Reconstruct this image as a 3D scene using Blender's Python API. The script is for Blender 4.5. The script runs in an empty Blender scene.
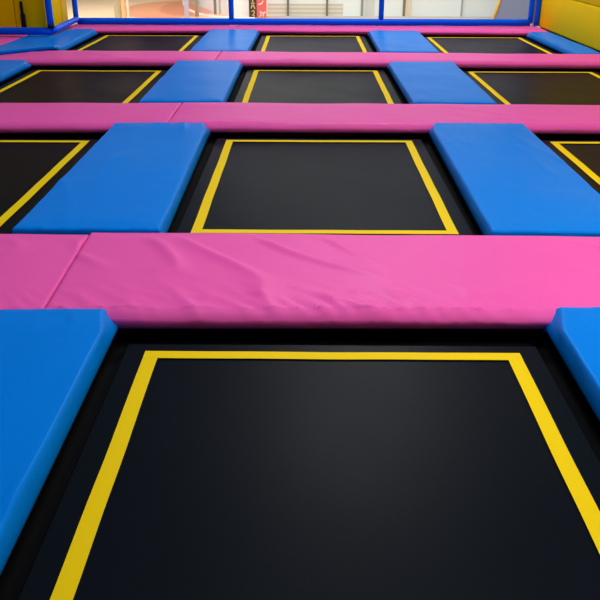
import bpy, bmesh, math, random
from mathutils import Vector, Matrix, noise

C = bpy.context.scene.collection
random.seed(4)

# ------------------------------------------------------------------ camera
f_px, pitch, yaw, roll = 800.0, 0.43083, -0.00668, -0.00268
cd = bpy.data.cameras.new('camera')
cd.sensor_width = 36.0
cd.sensor_fit = 'HORIZONTAL'
cd.lens = f_px / 600.0 * 36.0
cd.clip_end = 200
cam = bpy.data.objects.new('camera', cd)
C.objects.link(cam)
F = Vector((math.sin(yaw), math.cos(yaw), 0))
R = Vector((math.cos(yaw), -math.sin(yaw), 0))
Z = Vector((0, 0, 1))
fw = F * math.cos(pitch) - Z * math.sin(pitch)
up = F * math.sin(pitch) + Z * math.cos(pitch)
ax = R * math.cos(roll) - up * math.sin(roll)
ay = R * math.sin(roll) + up * math.cos(roll)
M = Matrix((ax, ay, -fw)).transposed().to_4x4()
M.translation = Vector((-0.10408, -2.72119, 1.4771))
cam.matrix_world = M
bpy.context.scene.camera = cam

# ------------------------------------------------------------------ world, lights, exposure
vs = bpy.context.scene.view_settings
vs.view_transform = 'Standard'
vs.look = 'None'
vs.gamma = 1
vs.use_curve_mapping = False
vs.exposure = 0.0

w = bpy.data.worlds.new('hall_air')
bpy.context.scene.world = w
w.use_nodes = True
w.node_tree.nodes['Background'].inputs[0].default_value = (0.60, 0.74, 1.0, 1)
w.node_tree.nodes['Background'].inputs[1].default_value = 0.15


def area(name, loc, sx, sy, power, color=(1, 1, 1), rot=(0, 0, 0)):
    l = bpy.data.lights.new(name, 'AREA')
    l.shape = 'RECTANGLE'
    l.size = sx
    l.size_y = sy
    l.energy = power
    l.color = color
    o = bpy.data.objects.new(name, l)
    o.location = loc
    o.rotation_euler = rot
    C.objects.link(o)
    return o


# hall lamps hung above the trampolines
area('hall_lamp', (2.9, -0.4, 3.4), 1.4, 1.0, 108, (1.0, 0.96, 0.90))
area('hall_lamp', (0.2, 1.8, 6.4), 3.0, 2.0, 180, (0.97, 0.98, 1.0))
area('hall_lamp', (0.9, 10.0, 6.6), 2.0, 2.4, 400, (1.0, 0.97, 0.97))

# shopping arcade lamps beyond the deck, turned towards the shopfronts
area('arcade_lamp', (1.5, 14.2, 4.6), 10.0, 1.2, 330, (0.88, 0.97, 1.0), (math.radians(52), 0, 0))
area('arcade_lamp', (-5.5, 17.5, 4.8), 4.5, 1.2, 560, (0.98, 0.97, 0.94), (math.radians(35), 0, 0))


# ------------------------------------------------------------------ helpers
def lin(c):
    return tuple((x / 255 / 12.92) if x / 255 <= 0.04045 else ((x / 255 + 0.055) / 1.055) ** 2.4 for x in c) + (1,)


def new_mat(name, rgb, rough=0.5, spec=0.5):
    m = bpy.data.materials.new(name)
    m.use_nodes = True
    b = m.node_tree.nodes['Principled BSDF']
    b.inputs['Base Color'].default_value = lin(rgb)
    b.inputs['Roughness'].default_value = rough
    b.inputs['Specular IOR Level'].default_value = spec
    return m


def node(m, typ, **kw):
    n = m.node_tree.nodes.new(typ)
    for k, v in kw.items():
        setattr(n, k, v)
    return n


def link(m, a, b):
    m.node_tree.links.new(a, b)


def vinyl(name, rgb, rough=0.42, var=0.03, bump=0.10, spec=0.5):
    """coated tarpaulin: faint tone variation, soft creases and a fine weave"""
    m = new_mat(name, rgb, rough, spec)
    b = m.node_tree.nodes['Principled BSDF']
    tc = node(m, 'ShaderNodeTexCoord')
    n1 = node(m, 'ShaderNodeTexNoise')
    n1.inputs['Scale'].default_value = 2.3
    n1.inputs['Detail'].default_value = 4
    link(m, tc.outputs['Object'], n1.inputs['Vector'])
    hs = node(m, 'ShaderNodeHueSaturation')
    hs.inputs['Color'].default_value = lin(rgb)
    mr = node(m, 'ShaderNodeMapRange')
    mr.inputs['To Min'].default_value = 1 - var
    mr.inputs['To Max'].default_value = 1 + var
    link(m, n1.outputs['Fac'], mr.inputs['Value'])
    link(m, mr.outputs[0], hs.inputs['Value'])
    link(m, hs.outputs[0], b.inputs['Base Color'])
    # creases
    mp = node(m, 'ShaderNodeMapping')
    mp.inputs['Rotation'].default_value = (0, 0, 0.6)
    mp.inputs['Scale'].default_value = (1.4, 3.0, 1.4)
    link(m, tc.outputs['Object'], mp.inputs['Vector'])
    n2 = node(m, 'ShaderNodeTexNoise')
    n2.inputs['Scale'].default_value = 1.6
    n2.inputs['Detail'].default_value = 3
    n2.inputs['Distortion'].default_value = 0.6
    link(m, mp.outputs[0], n2.inputs['Vector'])
    n3 = node(m, 'ShaderNodeTexNoise')
    n3.inputs['Scale'].default_value = 160
    link(m, tc.outputs['Object'], n3.inputs['Vector'])
    b1 = node(m, 'ShaderNodeBump')
    b1.inputs['Strength'].default_value = bump
    b1.inputs['Distance'].default_value = 0.02
    link(m, n2.outputs['Fac'], b1.inputs['Height'])
    b2 = node(m, 'ShaderNodeBump')
    b2.inputs['Strength'].default_value = 0.12
    b2.inputs['Distance'].default_value = 0.002
    link(m, n3.outputs['Fac'], b2.inputs['Height'])
    link(m, b1.outputs[0], b2.inputs['Normal'])
    link(m, b2.outputs[0], b.inputs['Normal'])
    return m


M_pink = vinyl('pink_vinyl', (240, 92, 178), 0.40, spec=0.06)
M_blue = vinyl('blue_vinyl', (0, 125, 229), 0.34, spec=0.03)
M_yellow_pad = vinyl('yellow_vinyl', (255, 214, 0), 0.6, 0.05, 0.1, 0.03)
M_tube = vinyl('blue_foam_tube', (0, 92, 246), 0.38, 0.05, 0.1, 0.08)
M_black = new_mat('black_fabric', (7, 7, 9), 0.9, 0.1)
M_strap = new_mat('dark_strap', (28, 18, 26), 0.7, 0.2)
M_steel = new_mat('black_steel', (12, 12, 13), 0.6, 0.3)
M_grey_metal = new_mat('pale_grey_metal', (170, 172, 180), 0.4, 0.5)


def mesh_fabric(name, rgb, rough, bump, spec=0.22):
    """woven jumping sheet: fine grid of threads"""
    m = new_mat(name, rgb, rough, spec)
    b = m.node_tree.nodes['Principled BSDF']
    tc = node(m, 'ShaderNodeTexCoord')
    n = node(m, 'ShaderNodeTexNoise')
    n.inputs['Scale'].default_value = 210
    n.inputs['Detail'].default_value = 2
    link(m, tc.outputs['Object'], n.inputs['Vector'])
    bp = node(m, 'ShaderNodeBump')
    bp.inputs['Strength'].default_value = bump
    bp.inputs['Distance'].default_value = 0.003
    link(m, n.outputs['Fac'], bp.inputs['Height'])
    link(m, bp.outputs[0], b.inputs['Normal'])
    n2 = node(m, 'ShaderNodeTexNoise')
    n2.inputs['Scale'].default_value = 1.7
    n2.inputs['Detail'].default_value = 5
    link(m, tc.outputs['Object'], n2.inputs['Vector'])
    mr = node(m, 'ShaderNodeMapRange')
    mr.inputs['To Min'].default_value = rough - 0.06
    mr.inputs['To Max'].default_value = rough + 0.05
    link(m, n2.outputs['Fac'], mr.inputs['Value'])
    link(m, mr.outputs[0], b.inputs['Roughness'])
    return m


M_mat = mesh_fabric('black_woven_mat', (11, 17, 25), 0.38, 0.12, 0.03)
M_tape = mesh_fabric('yellow_webbing', (244, 208, 0), 0.6, 0.2, 0.08)


def obj(name, bm, mat, parent=None, smooth=True, loc=None):
    me = bpy.data.meshes.new(name)
    bmesh.ops.recalc_face_normals(bm, faces=bm.faces)
    bm.to_mesh(me)
    bm.free()
    if isinstance(mat, (list, tuple)):
        for q in mat:
            me.materials.append(q)
    else:
        me.materials.append(mat)
    if smooth:
        for p in me.polygons:
            p.use_smooth = True
    o = bpy.data.objects.new(name, me)
    C.objects.link(o)
    if parent:
        o.parent = parent
    if loc:
        o.location = loc
    return o


def tag(o, label=None, cat=None, group=None, kind=None):
    if label:
        o['label'] = label
    if cat:
        o['category'] = cat
    if group:
        o['group'] = group
    if kind:
        o['kind'] = kind
    return o


def empty(name, loc):
    o = bpy.data.objects.new(name, None)
    o.location = loc
    C.objects.link(o)
    return o


def box(bm, x0, x1, y0, y1, z0, z1, bev=0.0):
    r = bmesh.ops.create_cube(bm, size=1, matrix=Matrix.Translation(((x0 + x1) / 2, (y0 + y1) / 2, (z0 + z1) / 2))
                              @ Matrix.Diagonal((x1 - x0, y1 - y0, z1 - z0, 1)))
    if bev:
        es = list({e for v in r['verts'] for e in v.link_edges})
        bmesh.ops.bevel(bm, geom=es, offset=bev, segments=3, affect='EDGES', profile=0.5)


def tube(bm, pts, r, seg=20, cap=True, wob=0.0):
    rings = []
    n = len(pts)
    for i, p in enumerate(pts):
        p = Vector(p)
        d = (Vector(pts[min(i + 1, n - 1)]) - Vector(pts[max(i - 1, 0)])).normalized()
        a = d.cross(Vector((0, 0, 1)))
        if a.length < 1e-3:
            a = Vector((1, 0, 0))
        a.normalize()
        b = a.cross(d)
        rr = r * (1 + wob * noise.noise(p * 3))
        rings.append([bm.verts.new(p + (a * math.cos(t) + b * math.sin(t)) * rr)
                      for t in [2 * math.pi * k / seg for k in range(seg)]])
    for i in range(n - 1):
        for k in range(seg):
            bm.faces.new((rings[i][k], rings[i][(k + 1) % seg], rings[i + 1][(k + 1) % seg], rings[i + 1][k]))
    if cap:
        bm.faces.new(rings[0][::-1])
        bm.faces.new(rings[-1])


def lerp(a, b, t):
    return a + (b - a) * t


def smooth01(x):
    x = max(0, min(1, x))
    return x * x * (3 - 2 * x)


# ------------------------------------------------------------------ structure
def structure(name, bm, mat, smooth=False):
    o = obj(name, bm, mat, None, smooth)
    o['kind'] = 'structure'
    return o


# hall floor and the arcade floor beyond, both below the trampoline deck
bm = bmesh.new()
box(bm, -14, 14, -8, 11.75, -0.56, -0.5)
structure('floor', bm, new_mat('dark_hall_floor', (20, 20, 22), 0.8, 0.2))

Ma = new_mat('arcade_floor', (236, 208, 168), 0.28, 0.5)
nt = Ma.node_tree
bs = nt.nodes['Principled BSDF']
tc = node(Ma, 'ShaderNodeTexCoord')


def disc_mask(cx, cy, rx, ry, soft=0.05):
    mp = node(Ma, 'ShaderNodeMapping')
    mp.inputs['Location'].default_value = (-cx / rx, -cy / ry, 0)
    mp.inputs['Scale'].default_value = (1 / rx, 1 / ry, 0)
    link(Ma, tc.outputs['Object'], mp.inputs['Vector'])
    ln = node(Ma, 'ShaderNodeVectorMath', operation='LENGTH')
    link(Ma, mp.outputs[0], ln.inputs[0])
    mr = node(Ma, 'ShaderNodeMapRange')
    mr.inputs['From Min'].default_value = 1 - soft
    mr.inputs['From Max'].default_value = 1 + soft
    mr.inputs['To Min'].default_value = 1
    mr.inputs['To Max'].default_value = 0
    link(Ma, ln.outputs['Value'], mr.inputs['Value'])
    return mr.outputs[0]


cur = None
base = lin((240, 212, 172))
for (cx, cy, rx, ry, col) in [(-2.4, 22.0, 2.42, 4.6, (246, 190, 152)),
                              (-3.9, 21.4, 1.45, 2.9, (226, 148, 110)),
                              (-3.3, 22.2, 1.0, 2.9, (206, 120, 88))]:
    mx = node(Ma, 'ShaderNodeMix', data_type='RGBA')
    link(Ma, disc_mask(cx, cy, rx, ry), mx.inputs[0])
    if cur is None:
        mx.inputs[6].default_value = base
    else:
        link(Ma, cur, mx.inputs[6])
    mx.inputs[7].default_value = lin(col)
    cur = mx.outputs[2]
# inside the kerb the floor is a pale grey beige
mx = node(Ma, 'ShaderNodeMix', data_type='RGBA')
sx = node(Ma, 'ShaderNodeSeparateXYZ')
link(Ma, tc.outputs['Object'], sx.inputs[0])
link(Ma, disc_mask(0.5, 26.5, 4.55, 7.9, 0.01), mx.inputs[0])
link(Ma, cur, mx.inputs[6])
mx.inputs[7].default_value = lin((196, 180, 158))
link(Ma, mx.outputs[2], bs.inputs['Base Color'])
bm = bmesh.new()
box(bm, -14, 14, 11.75, 32, -0.56, -0.5)
structure('floor', bm, Ma)

# arcade back wall: a white shopfront whose left end curves away
M_white = new_mat('white_shop_panel', (240, 244, 242), 0.6, 0.2)
M_beige = new_mat('beige_shop_panel', (222, 212, 192), 0.4, 0.4)
foot = [(-3.80, 27.0), (-3.577, 24.53), (-3.323, 22.97), (-3.01, 21.57), (-2.647, 20.32), (-2.15, 19.33), (-1.75, 18.99),
        (-1.56, 18.9)]
foot2 = [(-1.56, 18.9), (9.0, 18.9)]


def wall_strip(pts, z0, z1, th=0.15):
    bm = bmesh.new()
    a = [(bm.verts.new((x, y, z0)), bm.verts.new((x, y, z1)), bm.verts.new((x + th * .3, y + th, z1)),
          bm.verts.new((x + th * .3, y + th, z0))) for x, y in pts]
    for i in range(len(a) - 1):
        for k in range(4):
            bm.faces.new((a[i][k], a[i][(k + 1) % 4], a[i + 1][(k + 1) % 4], a[i + 1][k]))
    bm.faces.new(a[0])
    bm.faces.new(a[-1][::-1])
    return bm


structure('wall_curved', wall_strip(foot, -0.5, 4.2), M_white, False)

# flat shopfront: white upper panels, beige slatted panel behind the middle bays
Ms = new_mat('shopfront', (232, 236, 232), 0.35, 0.5)
bs = Ms.node_tree.nodes['Principled BSDF']
tc = node(Ms, 'ShaderNodeTexCoord')
sep = node(Ms, 'ShaderNodeSeparateXYZ')
link(Ms, tc.outputs['Object'], sep.inputs[0])


def step(out, lo, hi, soft=0.01):
    a = node(Ms, 'ShaderNodeMapRange')
    a.inputs['From Min'].default_value = lo - soft
    a.inputs['From Max'].default_value = lo + soft
    link(Ms, out, a.inputs['Value'])
    b = node(Ms, 'ShaderNodeMapRange')
    b.inputs['From Min'].default_value = hi - soft
    b.inputs['From Max'].default_value = hi + soft
    b.inputs['To Min'].default_value = 1
    b.inputs['To Max'].default_value = 0
    link(Ms, out, b.inputs['Value'])
    c = node(Ms, 'ShaderNodeMath', operation='MULTIPLY')
    link(Ms, a.outputs[0], c.inputs[0])
    link(Ms, b.outputs[0], c.inputs[1])
    return c.outputs[0]


mX = step(sep.outputs['X'], -1.1, 0.83)
mZ = step(sep.outputs['Z'], -0.6, -0.17)
mm = node(Ms, 'ShaderNodeMath', operation='MULTIPLY')
link(Ms, mX, mm.inputs[0])
link(Ms, mZ, mm.inputs[1])
wv = node(Ms, 'ShaderNodeTexWave', wave_type='BANDS', bands_direction='Z')
wv.inputs['Scale'].default_value = 3.2
wv.inputs['Distortion'].default_value = 0.3
link(Ms, tc.outputs['Object'], wv.inputs['Vector'])
cr = node(Ms, 'ShaderNodeMix', data_type='RGBA')
link(Ms, wv.outputs['Fac'], cr.inputs[0])
cr.inputs[6].default_value = lin((204, 194, 174))
cr.inputs[7].default_value = lin((226, 218, 202))
mx = node(Ms, 'ShaderNodeMix', data_type='RGBA')
link(Ms, mm.outputs[0], mx.inputs[0])
mx.inputs[6].default_value = lin((234, 238, 234))
link(Ms, cr.outputs[2], mx.inputs[7])
link(Ms, mx.outputs[2], bs.inputs['Base Color'])
structure('wall_back', wall_strip(foot2, -0.5, 4.2), Ms)

# mullions and posts of the shopfront (trim)
trims = [(-0.573, 0.025, (120, 112, 100)), (0.419, 0.025, (122, 112, 98)), (1.309, 0.03, (150, 148, 140)),
         (2.376, 0.03, (132, 112, 88)), (3.84, 0.016, (160, 166, 164))]
for i, (x, hw, col) in enumerate(trims):
    bm = bmesh.new()
    box(bm, x - hw, x + hw, 18.84, 18.92, -0.5, 3.2)
    structure('trim_%d' % (i + 1), bm, new_mat('mullion', col, 0.5))
bm = bmesh.new()
box(bm, 2.40, 2.56, 18.86, 18.92, -0.5, 3.2)
structure('trim_6', bm, new_mat('beige_strip', (226, 210, 186), 0.5))
bm = bmesh.new()
box(bm, 1.40, 1.62, 18.87, 18.92, -0.5, 3.2)
structure('trim_7', bm, new_mat('grey_strip', (208, 208, 200), 0.5))
bm = bmesh.new()
box(bm, -2.56, -2.49, 19.72, 19.80, -0.5, 3.2)
structure('trim_8', bm, new_mat('dark_mullion', (128, 120, 104), 0.5))
bm = bmesh.new()
box(bm, -1.56, 9.0, 18.80, 18.9, -0.5, -0.46)
structure('trim_9', bm, new_mat('pale_skirting', (214, 206, 190), 0.5))

# light kerb line curving round the orange floor
kerb = [(-4.3, 27), (-4.055, 24.5), (-3.754, 22.6), (-3.479, 21.23), (-3.19, 20.3), (-2.912, 19.62), (-2.588, 19.05),
        (-2.2, 18.72), (-1.8, 18.58), (-1.4, 18.5)]
bm = bmesh.new()
tube(bm, [(x, y, -0.5) for x, y in kerb], 0.035, 8)
structure('trim_10', bm, new_mat('white_kerb', (255, 236, 214), 0.4))

# columns at the left end of the arcade
for i, (x0, x1, y, col) in enumerate([(-4.86, -4.68, 18.2, (196, 180, 150)), (-4.66, -4.56, 18.1, (246, 198, 146)),
                                      (-4.50, -4.47, 18.0, (250, 232, 206))]):
    bm = bmesh.new()
    box(bm, x0, x1, y, y + 0.12, -0.5, 3.2, 0.01)
    structure('trim_%d' % (11 + i), bm, new_mat('arcade_column', col, 0.5))
for i, (x0, x1, y, col) in enumerate([(-3.09, -2.98, 18.0, (190, 184, 204)), (-2.97, -2.87, 19.0, (190, 172, 142)),
                                      (-2.95, -2.885, 18.95, (150, 136, 112))]):
    bm = bmesh.new()
    box(bm, x0, x1, y, y + 0.06, -0.5, 3.2)
    structure('trim_%d' % (14 + i), bm, new_mat('arcade_post', col, 0.5))
# far wall behind the open arcade floor
bm = bmesh.new()
box(bm, -14, -3.5, 28, 28.2, -0.5, 3.2)
structure('wall_far', bm, new_mat('far_wall', (226, 190, 150), 0.6))

# ------------------------------------------------------------------ shop banners
def banner(name, x0, x1, y, col, strokes, scol, label):
    e = empty(name, ((x0 + x1) / 2, y, -0.47))
    cx = (x0 + x1) / 2
    bm = bmesh.new()
    box(bm, x0 - cx, x1 - cx, 0, 0.03, 0, 2.0)
    obj('panel', bm, new_mat(name + '_cloth', col, 0.6), e, False)
    m = new_mat(name + '_print', scol, 0.6)
    for s in strokes:     # each written character
        bm = bmesh.new()
        for (ax_, az_, bx_, bz_, wd) in s:
            a = Vector((ax_ - cx, -0.004, az_ + 0.47))
            b = Vector((bx_ - cx, -0.004, bz_ + 0.47))
            d = (b - a).normalized()
            n = Vector((-d.z, 0, d.x)) * wd / 2
            vs_ = [bm.verts.new(p + q) for q in (Vector((0, 0, 0)), Vector((0, 0.006, 0)))
                   for p in (a - n, a + n, b + n, b - n)]
            bm.faces.new(vs_[0:4])
            bm.faces.new(vs_[4:8])
            for k in range(4):
                bm.faces.new((vs_[k], vs_[(k + 1) % 4], vs_[4 + (k + 1) % 4], vs_[4 + k]))
        obj('lettering', bm, m, e, False)
    tag(e, label, 'banner')
    return e


def up_chars(chars, n, dz):
    out = []
    for k in range(n):
        c = chars[k % len(chars)]
        out.append([(a, b + dz * k, c_, d + dz * k, w_) for a, b, c_, d, w_ in c])
    return out


K1 = [(-1.45, -0.22, -1.45, -0.04, .028), (-1.49, -0.14, -1.40, -0.14, .025), (-1.45, -0.14, -1.49, -0.26, .025),
      (-1.45, -0.14, -1.395, -0.27, .028)]
K2 = [(-1.48, -0.33, -1.42, -0.31, .025), (-1.42, -0.31, -1.41, -0.37, .025), (-1.41, -0.37, -1.47, -0.43, .025),
      (-1.47, -0.43, -1.40, -0.44, .025)]
bn = banner('shop_banner', -1.545, -1.352, 18.55, (70, 52, 44), [K2, K1], (216, 184, 128),
            'narrow dark brown banner with gold characters on the white shopfront')
R1 = [(-1.30, -0.17, -1.20, -0.13, .03), (-1.22, -0.14, -1.19, -0.08, .028)]
R2 = [(-1.26, -0.32, -1.24, -0.42, .03), (-1.28, -0.37, -1.18, -0.36, .025), (-1.18, -0.36, -1.19, -0.45, .028),
      (-1.16, -0.33, -1.14, -0.38, .025), (-1.25, -0.42, -1.28, -0.46, .025)]
banner('shop_banner', -1.348, -1.108, 18.55, (232, 96, 96), [R2, R1], (252, 236, 226),
       'narrow red banner with white characters on the white shopfront')

# grey-blue panel with yellow edge at the right end of the arcade
e = empty('display_board', (4.8, 17.5, -0.5))
bm = bmesh.new()
vv = []
for y in (0, 0.05):
    for x, z in [(-0.44, 0), (0.75, 0), (0.75, 2.2), (0.11, 2.2), (-0.30, 0.55)]:
        vv.append(bm.verts.new((x, y, z)))
bm.faces.new(vv[:5])
bm.faces.new(vv[5:][::-1])
for k in range(5):
    bm.faces.new((vv[k], vv[(k + 1) % 5], vv[5 + (k + 1) % 5], vv[5 + k]))
obj('board', bm, new_mat('grey_blue_board', (140, 145, 174), 0.5), e, False)
bm = bmesh.new()
tube(bm, [(-0.47, -0.02, 0), (-0.32, -0.02, 0.55), (0.09, -0.02, 2.2)], 0.03, 10)
obj('edge_bar', bm, new_mat('yellow_bar', (246, 190, 60), 0.5), e)
tag(e, 'grey-blue board with slanting yellow edge in the arcade, right of the white panels', 'board')

# ------------------------------------------------------------------ yellow padded walls
bm = bmesh.new()
box(bm, 3.80, 3.95, -3.5, 11.35, -0.5, 2.7)
structure('wall_right', bm, new_mat('painted_wall_yellow', (190, 160, 10), 0.6))


def pad_panel(name, x0, x1, y0, y1, z0, z1, bev, mat):
    bm = bmesh.new()
    box(bm, x0, x1, y0, y1, z0, z1, bev)
    return obj(name, bm, mat)


tag(pad_panel('wall_pad', 3.685, 3.80, -3.4, 11.3, 0.09, 0.605, 0.012, M_yellow_pad),
    'long yellow wall pad along the right side, lower one resting by blue pads', 'wall pad')
tag(pad_panel('wall_pad', 3.685, 3.80, -3.4, 11.3, 0.61, 2.2, 0.012, M_yellow_pad),
    'yellow wall pad on the right wall, above the horizontal seam', 'wall pad')

e = empty('padded_pillar', (-4.5, 9.75, 0.105))
for (x0, x1, y0, y1, col) in [(-6.5, -4.42, 9.75, 10.0, (150, 120, 0)), (-4.41, -3.95, 9.75, 10.0, (158, 128, 4))]:
    bm = bmesh.new()
    box(bm, x0 + 4.5, x1 + 4.5, y0 - 9.75, y1 - 9.75, 0, 2.6, 0.015)
    obj('front_pad', bm, M_yellow_pad, e)
bm = bmesh.new()
box(bm, -6.5 + 4.5, -3.97 + 4.5, 0.255, 0.85, 0, 2.6, 0.01)
obj('core', bm, M_yellow_pad, e)
bm = bmesh.new()
box(bm, -4.6 + 4.5, -3.95 + 4.5, 0.86, 1.16, 0, 2.6, 0.03)
obj('edge_pad', bm, vinyl('orange_yellow_vinyl', (250, 204, 20), 0.5, 0.03, 0.1), e)
tag(e, 'yellow padded pillar behind the blue rail at the far left', 'pillar')

e = empty('strap', (-4.288, 9.72, 0.22))
bm = bmesh.new()
box(bm, -0.022, 0.016, -0.02, 0.02, 0.14, 0.33, 0.008)
obj('upper_band', bm, M_strap, e)
bm = bmesh.new()
box(bm, -0.03, 0.034, -0.025, 0.02, -0.11, 0.16, 0.01)
obj('lower_band', bm, new_mat('navy_strap', (14, 12, 30), 0.7, 0.2), e)
tag(e, 'short dark upright strap against the yellow pillar at far left', 'strap')

# ------------------------------------------------------------------ trampolines
P, Q = 2.5135, 3.4484


def ring(bm, x0, x1, y0, y1, w, z, thick):
    """flat rectangular frame of bars"""
    o = [(x0, y0), (x1, y0), (x1, y1), (x0, y1)]
    i = [(x0 + w, y0 + w), (x1 - w, y0 + w), (x1 - w, y1 - w), (x0 + w, y1 - w)]
    vo = [[bm.verts.new((x, y, zz)) for x, y in o] for zz in (z, z - thick)]
    vi = [[bm.verts.new((x, y, zz)) for x, y in i] for zz in (z, z - thick)]
    for k in range(4):
        l = (k + 1) % 4
        bm.faces.new((vo[0][k], vo[0][l], vi[0][l], vi[0][k]))
        bm.faces.new((vo[1][k], vi[1][k], vi[1][l], vo[1][l]))
        bm.faces.new((vo[0][k], vo[1][k], vo[1][l], vo[0][l]))
        bm.faces.new((vi[0][k], vi[0][l], vi[1][l], vi[1][k]))


MX, MY0, MY1 = 0.800, -2.16, 0.066        # woven mat, local to the row line
TX, TY0, TY1 = 0.7225, -2.122, 0.003       # outer edge of the yellow border


def make_trampoline():
    e = empty('trampoline', (0, 0, 0))
    # mat, very slightly sagging
    bm = bmesh.new()
    n = 24
    g = []
    for j in range(n + 1):
        row = []
        for i in range(n + 1):
            u, v = i / n * 2 - 1, j / n * 2 - 1
            row.append(bm.verts.new((u * MX, lerp(MY0, MY1, j / n), -0.006 * (1 - u * u) * (1 - v * v))))
        g.append(row)
    for j in range(n):
        for i in range(n):
            bm.faces.new((g[j][i], g[j][i + 1], g[j + 1][i + 1], g[j + 1][i]))
    obj('mat', bm, M_mat, e)
    # yellow border: four strips sewn at the corners, each slightly wavy
    bm = bmesh.new()
    t = 0.056

    def strip(a, b, inw, k):
        a, b, inw = Vector(a), Vector(b), Vector(inw)
        N = 40
        prev = None
        for s in range(N + 1):
            q = s / N
            p = a.lerp(b, q)
            wv_ = 0.0035 * noise.noise(Vector((q * 5 + k * 9, 0, 0))) * math.sin(math.pi * q) ** .5
            sag = 0.0045 + 0.0006 * k
            u1, v1 = p.x / MX, (p.y - MY0) / (MY1 - MY0) * 2 - 1
            zz = sag - 0.006 * (1 - u1 * u1) * (1 - v1 * v1)
            c = [bm.verts.new(Vector((p.x, p.y, zz)) + inw.normalized() * wv_),
                 bm.verts.new(Vector((p.x, p.y, zz)) + inw + inw.normalized() * wv_)]
            if prev:
                bm.faces.new((prev[0], prev[1], c[1], c[0]))
            prev = c

    strip((-TX, TY1, 0), (TX, TY1, 0), (0, -t, 0), 1)
    strip((-TX, TY0, 0), (TX, TY0, 0), (0, t, 0), 1)
    strip((-TX, TY0, 0), (-TX, TY1, 0), (t, 0, 0), 0)
    strip((TX, TY0, 0), (TX, TY1, 0), (-t, 0, 0), 0)
    obj('border_tape', bm, M_tape, e, False)
    # black cover over the springs, dipping under the pads
    bm = bmesh.new()
    a = [(-MX, MY0, -.004), (MX, MY0, -.004), (MX, MY1, -.004), (-MX, MY1, -.004)]
    b = [(-MX - .03, MY0 - .03, -.05), (MX + .03, MY0 - .03, -.05), (MX + .03, MY1 + .03, -.05), (-MX - .03, MY1 + .03, -.05)]
    c = [(-1.12, -2.55, -.055), (1.12, -2.55, -.055), (1.12, 0.44, -.055), (-1.12, 0.44, -.055)]
    L = [[bm.verts.new(p) for p in q] for q in (a, b, c)]
    for r_ in range(2):
        for k in range(4):
            l = (k + 1) % 4
            bm.faces.new((L[r_][k], L[r_][l], L[r_ + 1][l], L[r_ + 1][k]))
    obj('spring_cover', bm, M_black, e, False)
    # steel frame under the pads
    bm = bmesh.new()
    ring(bm, -1.205, 1.205, 0.655 - Q + 0.06, 0.53, 0.08, -0.003, 0.06)
    obj('frame', bm, M_steel, e, False)
    for sx in (-1, 1):
        for y in (0.48, 0.655 - Q + 0.11):
            bm = bmesh.new()
            box(bm, sx * 1.16 - 0.03, sx * 1.16 + 0.03, y - 0.03, y + 0.03, -0.5, -0.063)
            obj('leg', bm, M_steel, e, False)
    return e


def copy_tree(o, parent=None):
    c = o.copy()
    C.objects.link(c)
    if parent:
        c.parent = parent
    for ch in o.children:
        copy_tree(ch, c)
    return c


proto = make_trampoline()
ROW = ['front row', 'second row', 'third row', 'farthest row']
COL = {-1: 'left', 0: 'middle', 1: 'right'}
beds = [(0, 0, 0.003, 0), (0, 1, 0, 0.015), (-1, 1, 0.012, -0.03), (1, 1, 0, 0.0), (0, 2, 0.008, 0.04), (-1, 2, 0, -0.03),
        (1, 2, -0.01, -0.01), (0, 3, 0, 0.03), (-1, 3, 0, 0.02), (1, 3, -0.03, -0.1)]
blabel = {(0, 0): 'large black trampoline with yellow border filling the foreground',
          (0, 1): 'black trampoline with yellow border in the second row, middle of the photo',
          (-1, 1): 'black trampoline in the second row, cut off by the left picture edge',
          (1, 1): 'black trampoline in the second row, cut off by the right picture edge',
          (0, 2): 'black trampoline with yellow border in the third row, middle one',
          (-1, 2): 'black trampoline in the third row, left of the middle one',
          (1, 2): 'black trampoline in the third row, right of the middle one',
          (0, 3): 'black trampoline in the farthest row, middle one',
          (-1, 3): 'black trampoline in the farthest row, left of the middle one',
          (1, 3): 'black trampoline in the farthest row, beside the yellow right wall'}
for n_, (c, r, dx, dy) in enumerate(beds):
    o = proto if n_ == 0 else copy_tree(proto)
    o.location = (c * P + dx, r * Q + dy, 0)
    o.rotation_euler.z = 0
    tag(o, blabel[(c, r)], 'trampoline', 'trampolines in the deck')


bm = bmesh.new()
box(bm, -6.5, 3.68, 11.50, 11.56, -0.5, -0.005)
structure('trim_17', bm, M_steel)

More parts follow.
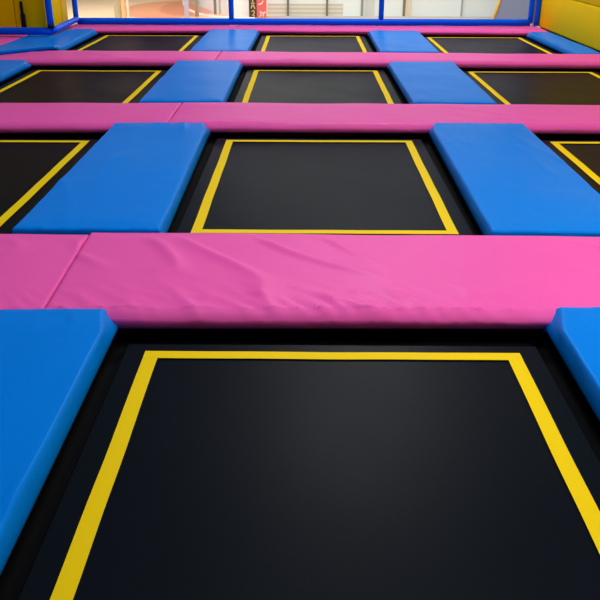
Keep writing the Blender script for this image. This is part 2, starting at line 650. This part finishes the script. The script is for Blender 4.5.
# ------------------------------------------------------------------ pads
def pad(name, mat, FL, FR, NL, NR, h, z0=0.0, cut=(0, 0, 0, 0), inset=0.045, res=0.03, creases=None, amp=0.002,
        seed=0, profile=None, lift=None, cutside=0):
    """foam pad with a sewn vinyl cover; corners of the top face in world x,y.
    cut = chamfer of the far-left, far-right, near-left, near-right corners"""
    cx = (FL[0] + FR[0] + NL[0] + NR[0]) / 4
    cy = (FL[1] + FR[1] + NL[1] + NR[1]) / 4
    W = abs(FR[0] - FL[0])
    Lh = abs(FL[1] - NL[1])
    nu = max(6, int(W / res))
    nv = max(6, int(Lh / res))
    # side rings: (outward offset, height fraction), from the bottom up
    side = [(-0.014, 0.0), (-0.003, 0.16), (0.0, 0.32), (-0.003, 0.55), (-0.007, 0.78), (-0.012, 0.92), (-0.017, 0.985)]
    end = [(-0.012, 0.0), (-0.001, 0.3), (0.0, 0.7), (-0.001, 0.88), (-0.004, 0.96), (-0.01, 0.99)]
    pn = profile or end
    pf = end if profile else [(-0.030, 0.0), (-0.030, 0.55), (-0.024, 0.74), (-0.010, 0.86), (0.0, 0.93), (-0.005, 0.985)]
    pe = profile and end or side
    inn_u = 0.018 if profile else 0.025
    U = ([(0.0, o_, hf) for o_, hf in pe] + [(i / nu, None, 1.0) for i in range(0, nu + 1)]
         + [(1.0, o_, hf) for o_, hf in pe[::-1]])
    V = ([(0.0, o_, hf) for o_, hf in pn] + [(j / nv, None, 1.0) for j in range(0, nv + 1)]
         + [(1.0, o_, hf) for o_, hf in pf[::-1]])
    inn = 0.018      # the flat top starts this far in
    bm = bmesh.new()
    grid = []
    for (v, vo, vh) in V:
        row = []
        for (u, uo, uh) in U:
            # plan position
            L_ = Vector(NL).lerp(Vector(FL), v)
            R_ = Vector(NR).lerp(Vector(FR), v)
            hf0 = min(uh, vh)
            ext = 0.0
            if not profile:      # the far corners slope away where the foam tapers under the cover
                ext = 0.05 * max(0.0, (hf0 - .3) / .7) * max(0.0, 1 - (1 - v) * Lh / 0.19)
            dirx = (R_ - L_).normalized()
            diry = Vector((0, 1 if FL[1] > NL[1] else -1))
            extL, extR = (ext, 0.0) if cutside < 0 else (0.0, ext)
            if uo is None:
                L_ = L_ + dirx * (inn_u + extL)
                R_ = R_ - dirx * (inn_u + extR)
            p = L_.lerp(R_, u)
            if vo is None:
                p = p + Vector((0, inn * (1 - 2 * v)))
            ou = uo - (extL if u < .5 else extR) if uo is not None else 0.0
            ov = vo if vo is not None else 0.0
            sx = -1 if u < .5 else 1
            sy = -1 if v < .5 else 1
            x = p.x + sx * ou
            y = p.y + sy * ov
            hf = min(uh, vh)
            z = z0 + (h - z0) * hf
            wx, wy = x, y
            if hf > 0.5:
                ed = min(u * W, (1 - u) * W, v * Lh, (1 - v) * Lh)
                z += amp * noise.noise(Vector((wx * 2.1 + seed, wy * 2.1, seed))) * 2
                z += amp * .5 * noise.noise(Vector((wx * 6 + seed, wy * 6, 3))) * smooth01(ed / .1)
                z += 0.004 * smooth01(ed / .15) - 0.002
                if creases:
                    z += creases(wx, wy, u, v) * (hf * .6 if hf < 1 else 1)
            if 0.2 < hf < .99:
                y += sy * 0.004 * noise.noise(Vector((wx * 9, seed, hf * 3))) if vo is not None else 0
                x += sx * 0.003 * noise.noise(Vector((wy * 7, seed, hf * 3))) if uo is not None else 0
            if lift:
                z += lift(x, y, hf)
            row.append(bm.verts.new((x - cx, y - cy, z)))
        grid.append(row)
    for j in range(len(V) - 1):
        for i in range(len(U) - 1):
            bm.faces.new((grid[j][i], grid[j][i + 1], grid[j + 1][i + 1], grid[j + 1][i]))
    border = grid[0] + [r_[-1] for r_ in grid[1:]] + grid[-1][-2::-1] + [r_[0] for r_ in grid[-2:0:-1]]
    bm.faces.new(border[::-1])
    return obj(name, bm, mat, None, True, (cx, cy, 0))


def ridge(x):
    return (1 - min(1, abs(x) * 4)) ** 2


def pink_creases(strength=0.006, s=0.0):
    def f(x, y, u, v):
        # short pulls rising from the near lip, slanting to the left
        along = y - x * 1.0
        across = x + y * 1.05
        n = noise.noise(Vector((across * 13 + s, along * 1.8, 5 + s)))
        m1 = smooth01(1 - v / 0.38) * smooth01(noise.noise(Vector((x * 1.1 + s, 0, 7))) * 2 + .75)
        n2 = noise.noise(Vector((across * 2.6 + s, along * .8, 9 + s)))
        m2 = smooth01(noise.noise(Vector((x * .9, y * 1.5, 2 + s))) * 2 + .25)
        return strength * (0.75 * ridge(n) * m1 + 0.8 * ridge(n2) * m2 * smooth01((1 - v) / .2))
    return f


def blue_creases(strength=0.004, s=0.0):
    def f(x, y, u, v):
        across = x * 1.0 + y * 0.12
        n = noise.noise(Vector((across * 7 + s, y * 0.7, 5 + s)))
        m = smooth01(noise.noise(Vector((x * 1.2 + s, y * 1.1, 7))) * 2 + .35)
        e = smooth01(1 - v / 0.12) + smooth01((v - .88) / .12)
        n2 = noise.noise(Vector((x * 14 + s, y * 4, 3)))
        return strength * (ridge(n) * m + 0.35 * ridge(n2) * e)
    return f


pink_prof = [(0.0, 0.0), (0.026, 0.14), (0.036, 0.32), (0.040, 0.52), (0.037, 0.66), (0.010, 0.87), (-0.006, 0.96), (-0.013, 0.99)]
HPK = 0.088
pinks = [
    # FL, FR, NL, NR, label
    ((-3.9, 1.09), (-1.200, 1.098), (-3.9, .20), (-1.168, .195), 'near pink pad left of the diagonal seam, cut by left picture edge', 1),
    ((-1.196, 1.122), (3.0, 1.09), (-1.164, .195), (3.0, .235), 'wide pink pad nearest the viewer, running right from the seam', 2),
    ((-4.9, 4.44), (-1.222, 4.550), (-4.9, 3.58), (-1.218, 3.69), 'second pink strip from the front, its shorter left pad', 3),
    ((-1.215, 4.560), (3.66, 4.49), (-1.211, 3.70), (3.66, 3.70), 'second pink strip from the front, long pad right of the seam', 4),
    ((-4.9, 8.0), (-1.195, 7.965), (-4.9, 7.17), (-1.205, 7.17), 'third pink strip from the front, pad left of the seam', 5),
    ((-1.188, 7.975), (3.66, 7.80), (-1.198, 7.19), (3.66, 7.10), 'third pink strip from the front, pad right of the seam', 6),
    ((-3.95, 11.33), (-1.235, 11.42), (-3.95, 10.53), (-1.222, 10.66), 'farthest pink pad along the blue rail, left of the seam', 7),
    ((-1.228, 11.42), (3.66, 11.30), (-1.215, 10.66), (3.66, 10.42), 'farthest pink pad along the blue rail, right of the seam', 8),
]
for (FL, FR, NL, NR, lab, s) in pinks:
    near = s <= 2
    o = pad('pink_pad', M_pink, FL, FR, NL, NR, HPK, 0.004, profile=pink_prof, res=0.018 if near else (0.04 if s < 5 else .06),
            creases=pink_creases(0.021 if near else 0.011, s * 3.1), amp=0.0025, seed=s * 7.7)
    tag(o, lab, 'floor pad', 'pink pads across the deck')

HB = 0.089
blues = [
    # key, FL, FR, NL, NR, label
    ('A-', (-1.630, 0.165), (-0.858, 0.195), (-1.630, -2.400), (-0.858, -2.400), 'large blue pad at the left edge of the foreground'),
    ('A+', (0.868, 0.225), (1.630, 0.228), (0.858, -2.400), (1.630, -2.400), 'blue pad in the right foreground, mostly out of the picture'),
    ('B-', (-1.640, 3.660), (-0.868, 3.685), (-1.620, 1.145), (-0.838, 1.145), 'blue pad left of the middle trampoline, second row'),
    ('B+', (0.878, 3.730), (1.645, 3.700), (0.838, 1.140), (1.630, 1.140), 'blue pad right of the middle trampoline, second row'),
    ('C--', (-4.220, 7.120), (-3.390, 7.110), (-4.220, 4.660), (-3.360, 4.640), 'blue pad at the left picture edge, third row'),
    ('C-', (-1.650, 7.130), (-0.858, 7.150), (-1.630, 4.600), (-0.848, 4.610), 'blue pad left of the middle trampoline, third row'),
    ('C+', (0.858, 7.120), (1.650, 7.110), (0.858, 4.590), (1.630, 4.570), 'blue pad right of the middle trampoline, third row'),
    ('D--', (-4.220, 10.460), (-3.390, 10.460), (-4.220, 7.100), (-3.360, 8.020), 'blue pad in front of the yellow pillar, farthest row at left'),
    ('D-', (-1.630, 10.490), (-0.838, 10.480), (-1.630, 8.010), (-0.858, 8.010), 'blue pad left of the middle trampoline, farthest row'),
    ('D+', (0.858, 10.440), (1.650, 10.380), (0.848, 7.980), (1.620, 7.960), 'blue pad right of the middle trampoline, farthest row'),
    ('D++', (3.310, 10.300), (3.670, 10.300), (3.330, 7.860), (3.670, 7.860), 'narrow blue pad against the yellow right wall, farthest row'),
]
for n_, (key, FL, FR, NL, NR, lab) in enumerate(blues):
    near = key in ('A-', 'A+', 'B-', 'B+')
    cut = (0, 0, 0, 0)
    lf = (lambda x, y, hf: (0.098 - 0.045 * hf) * smooth01((8.45 - y) / 0.5)) if key == 'D--' else None
    o = pad('blue_pad', M_blue, FL, FR, NL, NR, {'A': 0.102, 'B': 0.095}.get(key[0], HB), 0.0, cut=cut, inset=0.07, res=0.022 if near else 0.045,
            creases=blue_creases(0.010 if near else 0.007, n_ * 2.3), amp=0.0022, seed=n_ * 5.1 + 2, lift=lf,
            cutside=-1 if FL[0] > 0 else 1)
    tag(o, lab, 'floor pad', 'blue pads between the trampolines')

# pink pad beyond the blue one at the far left
o = pad('pink_pad', M_pink, (-5.8, 9.70), (-4.24, 9.70), (-5.8, 8.06), (-4.24, 8.06), HPK, 0.0, profile=pink_prof, res=.05,
        creases=pink_creases(0.003, 4), amp=0.002, seed=31)
tag(o, 'pink pad at the far left edge, below the blue rail', 'floor pad', 'pink pads across the deck')

# ------------------------------------------------------------------ padded blue net frames
def rail_pts(a, b, n=30, wob=0.003, s=0.0):
    a, b = Vector(a), Vector(b)
    return [a.lerp(b, i / n) + Vector((0, wob * noise.noise(Vector((i * .35 + s, 0, 0))),
                                       wob * noise.noise(Vector((i * .3 + s, 5, 0))))) for i in range(n + 1)]


RR = 0.052
e = empty('tube_railing', (0, 11.08, 0.09))
bm = bmesh.new()
tube(bm, rail_pts((-3.84, -0.05, 0.060), (3.535, -0.05, 0.060)), RR, 20)
obj('bottom_rail', bm, M_tube, e)
for x in (-3.86, -1.325, 1.11, 3.535):
    bm = bmesh.new()
    tube(bm, [(x, -0.05, 0.06 + 0.12 * k) for k in range(22)], 0.042, 18)
    obj('post', bm, M_tube, e)
tag(e, 'blue padded tube frame along the back of the deck', 'frame')

e = empty('net_post', (3.640, 11.02, 0.10))
bm = bmesh.new()
tube(bm, [(0, 0, 0.12 * k) for k in range(23)], 0.041, 18)
obj('foam_sleeve', bm, M_tube, e)
bm = bmesh.new()
tube(bm, [(-0.053, 0.0, 0.0), (-0.053, 0.0, 2.6)], 0.0085, 10)
obj('steel_core', bm, M_grey_metal, e)
tag(e, 'blue padded post standing beside the yellow right wall', 'post')

e = empty('tube_railing', (-3.80, 9.42, 0.10))
bm = bmesh.new()
tube(bm, rail_pts((-2.2, 0, 0.066), (0.0, 0, 0.066), 12, 0.002, 4), 0.052, 20)
obj('front_rail', bm, M_tube, e)
bm = bmesh.new()
tube(bm, rail_pts((0.01, 0.0, 0.068), (-0.03, 1.53, 0.085), 12, 0.004, 8), 0.046, 20)
obj('side_rail', bm, M_tube, e)
bm = bmesh.new()
tube(bm, [(0, 0, 0.14 + 0.12 * k) for k in range(21)], 0.048, 18)
obj('post', bm, M_tube, e)
bm = bmesh.new()
tube(bm, [(0, 0, 0.115), (0, 0, 0.155)], 0.05, 18)
obj('foot_band', bm, M_strap, e)
tag(e, 'blue padded tube frame at far left, in front of the yellow pillar', 'frame')
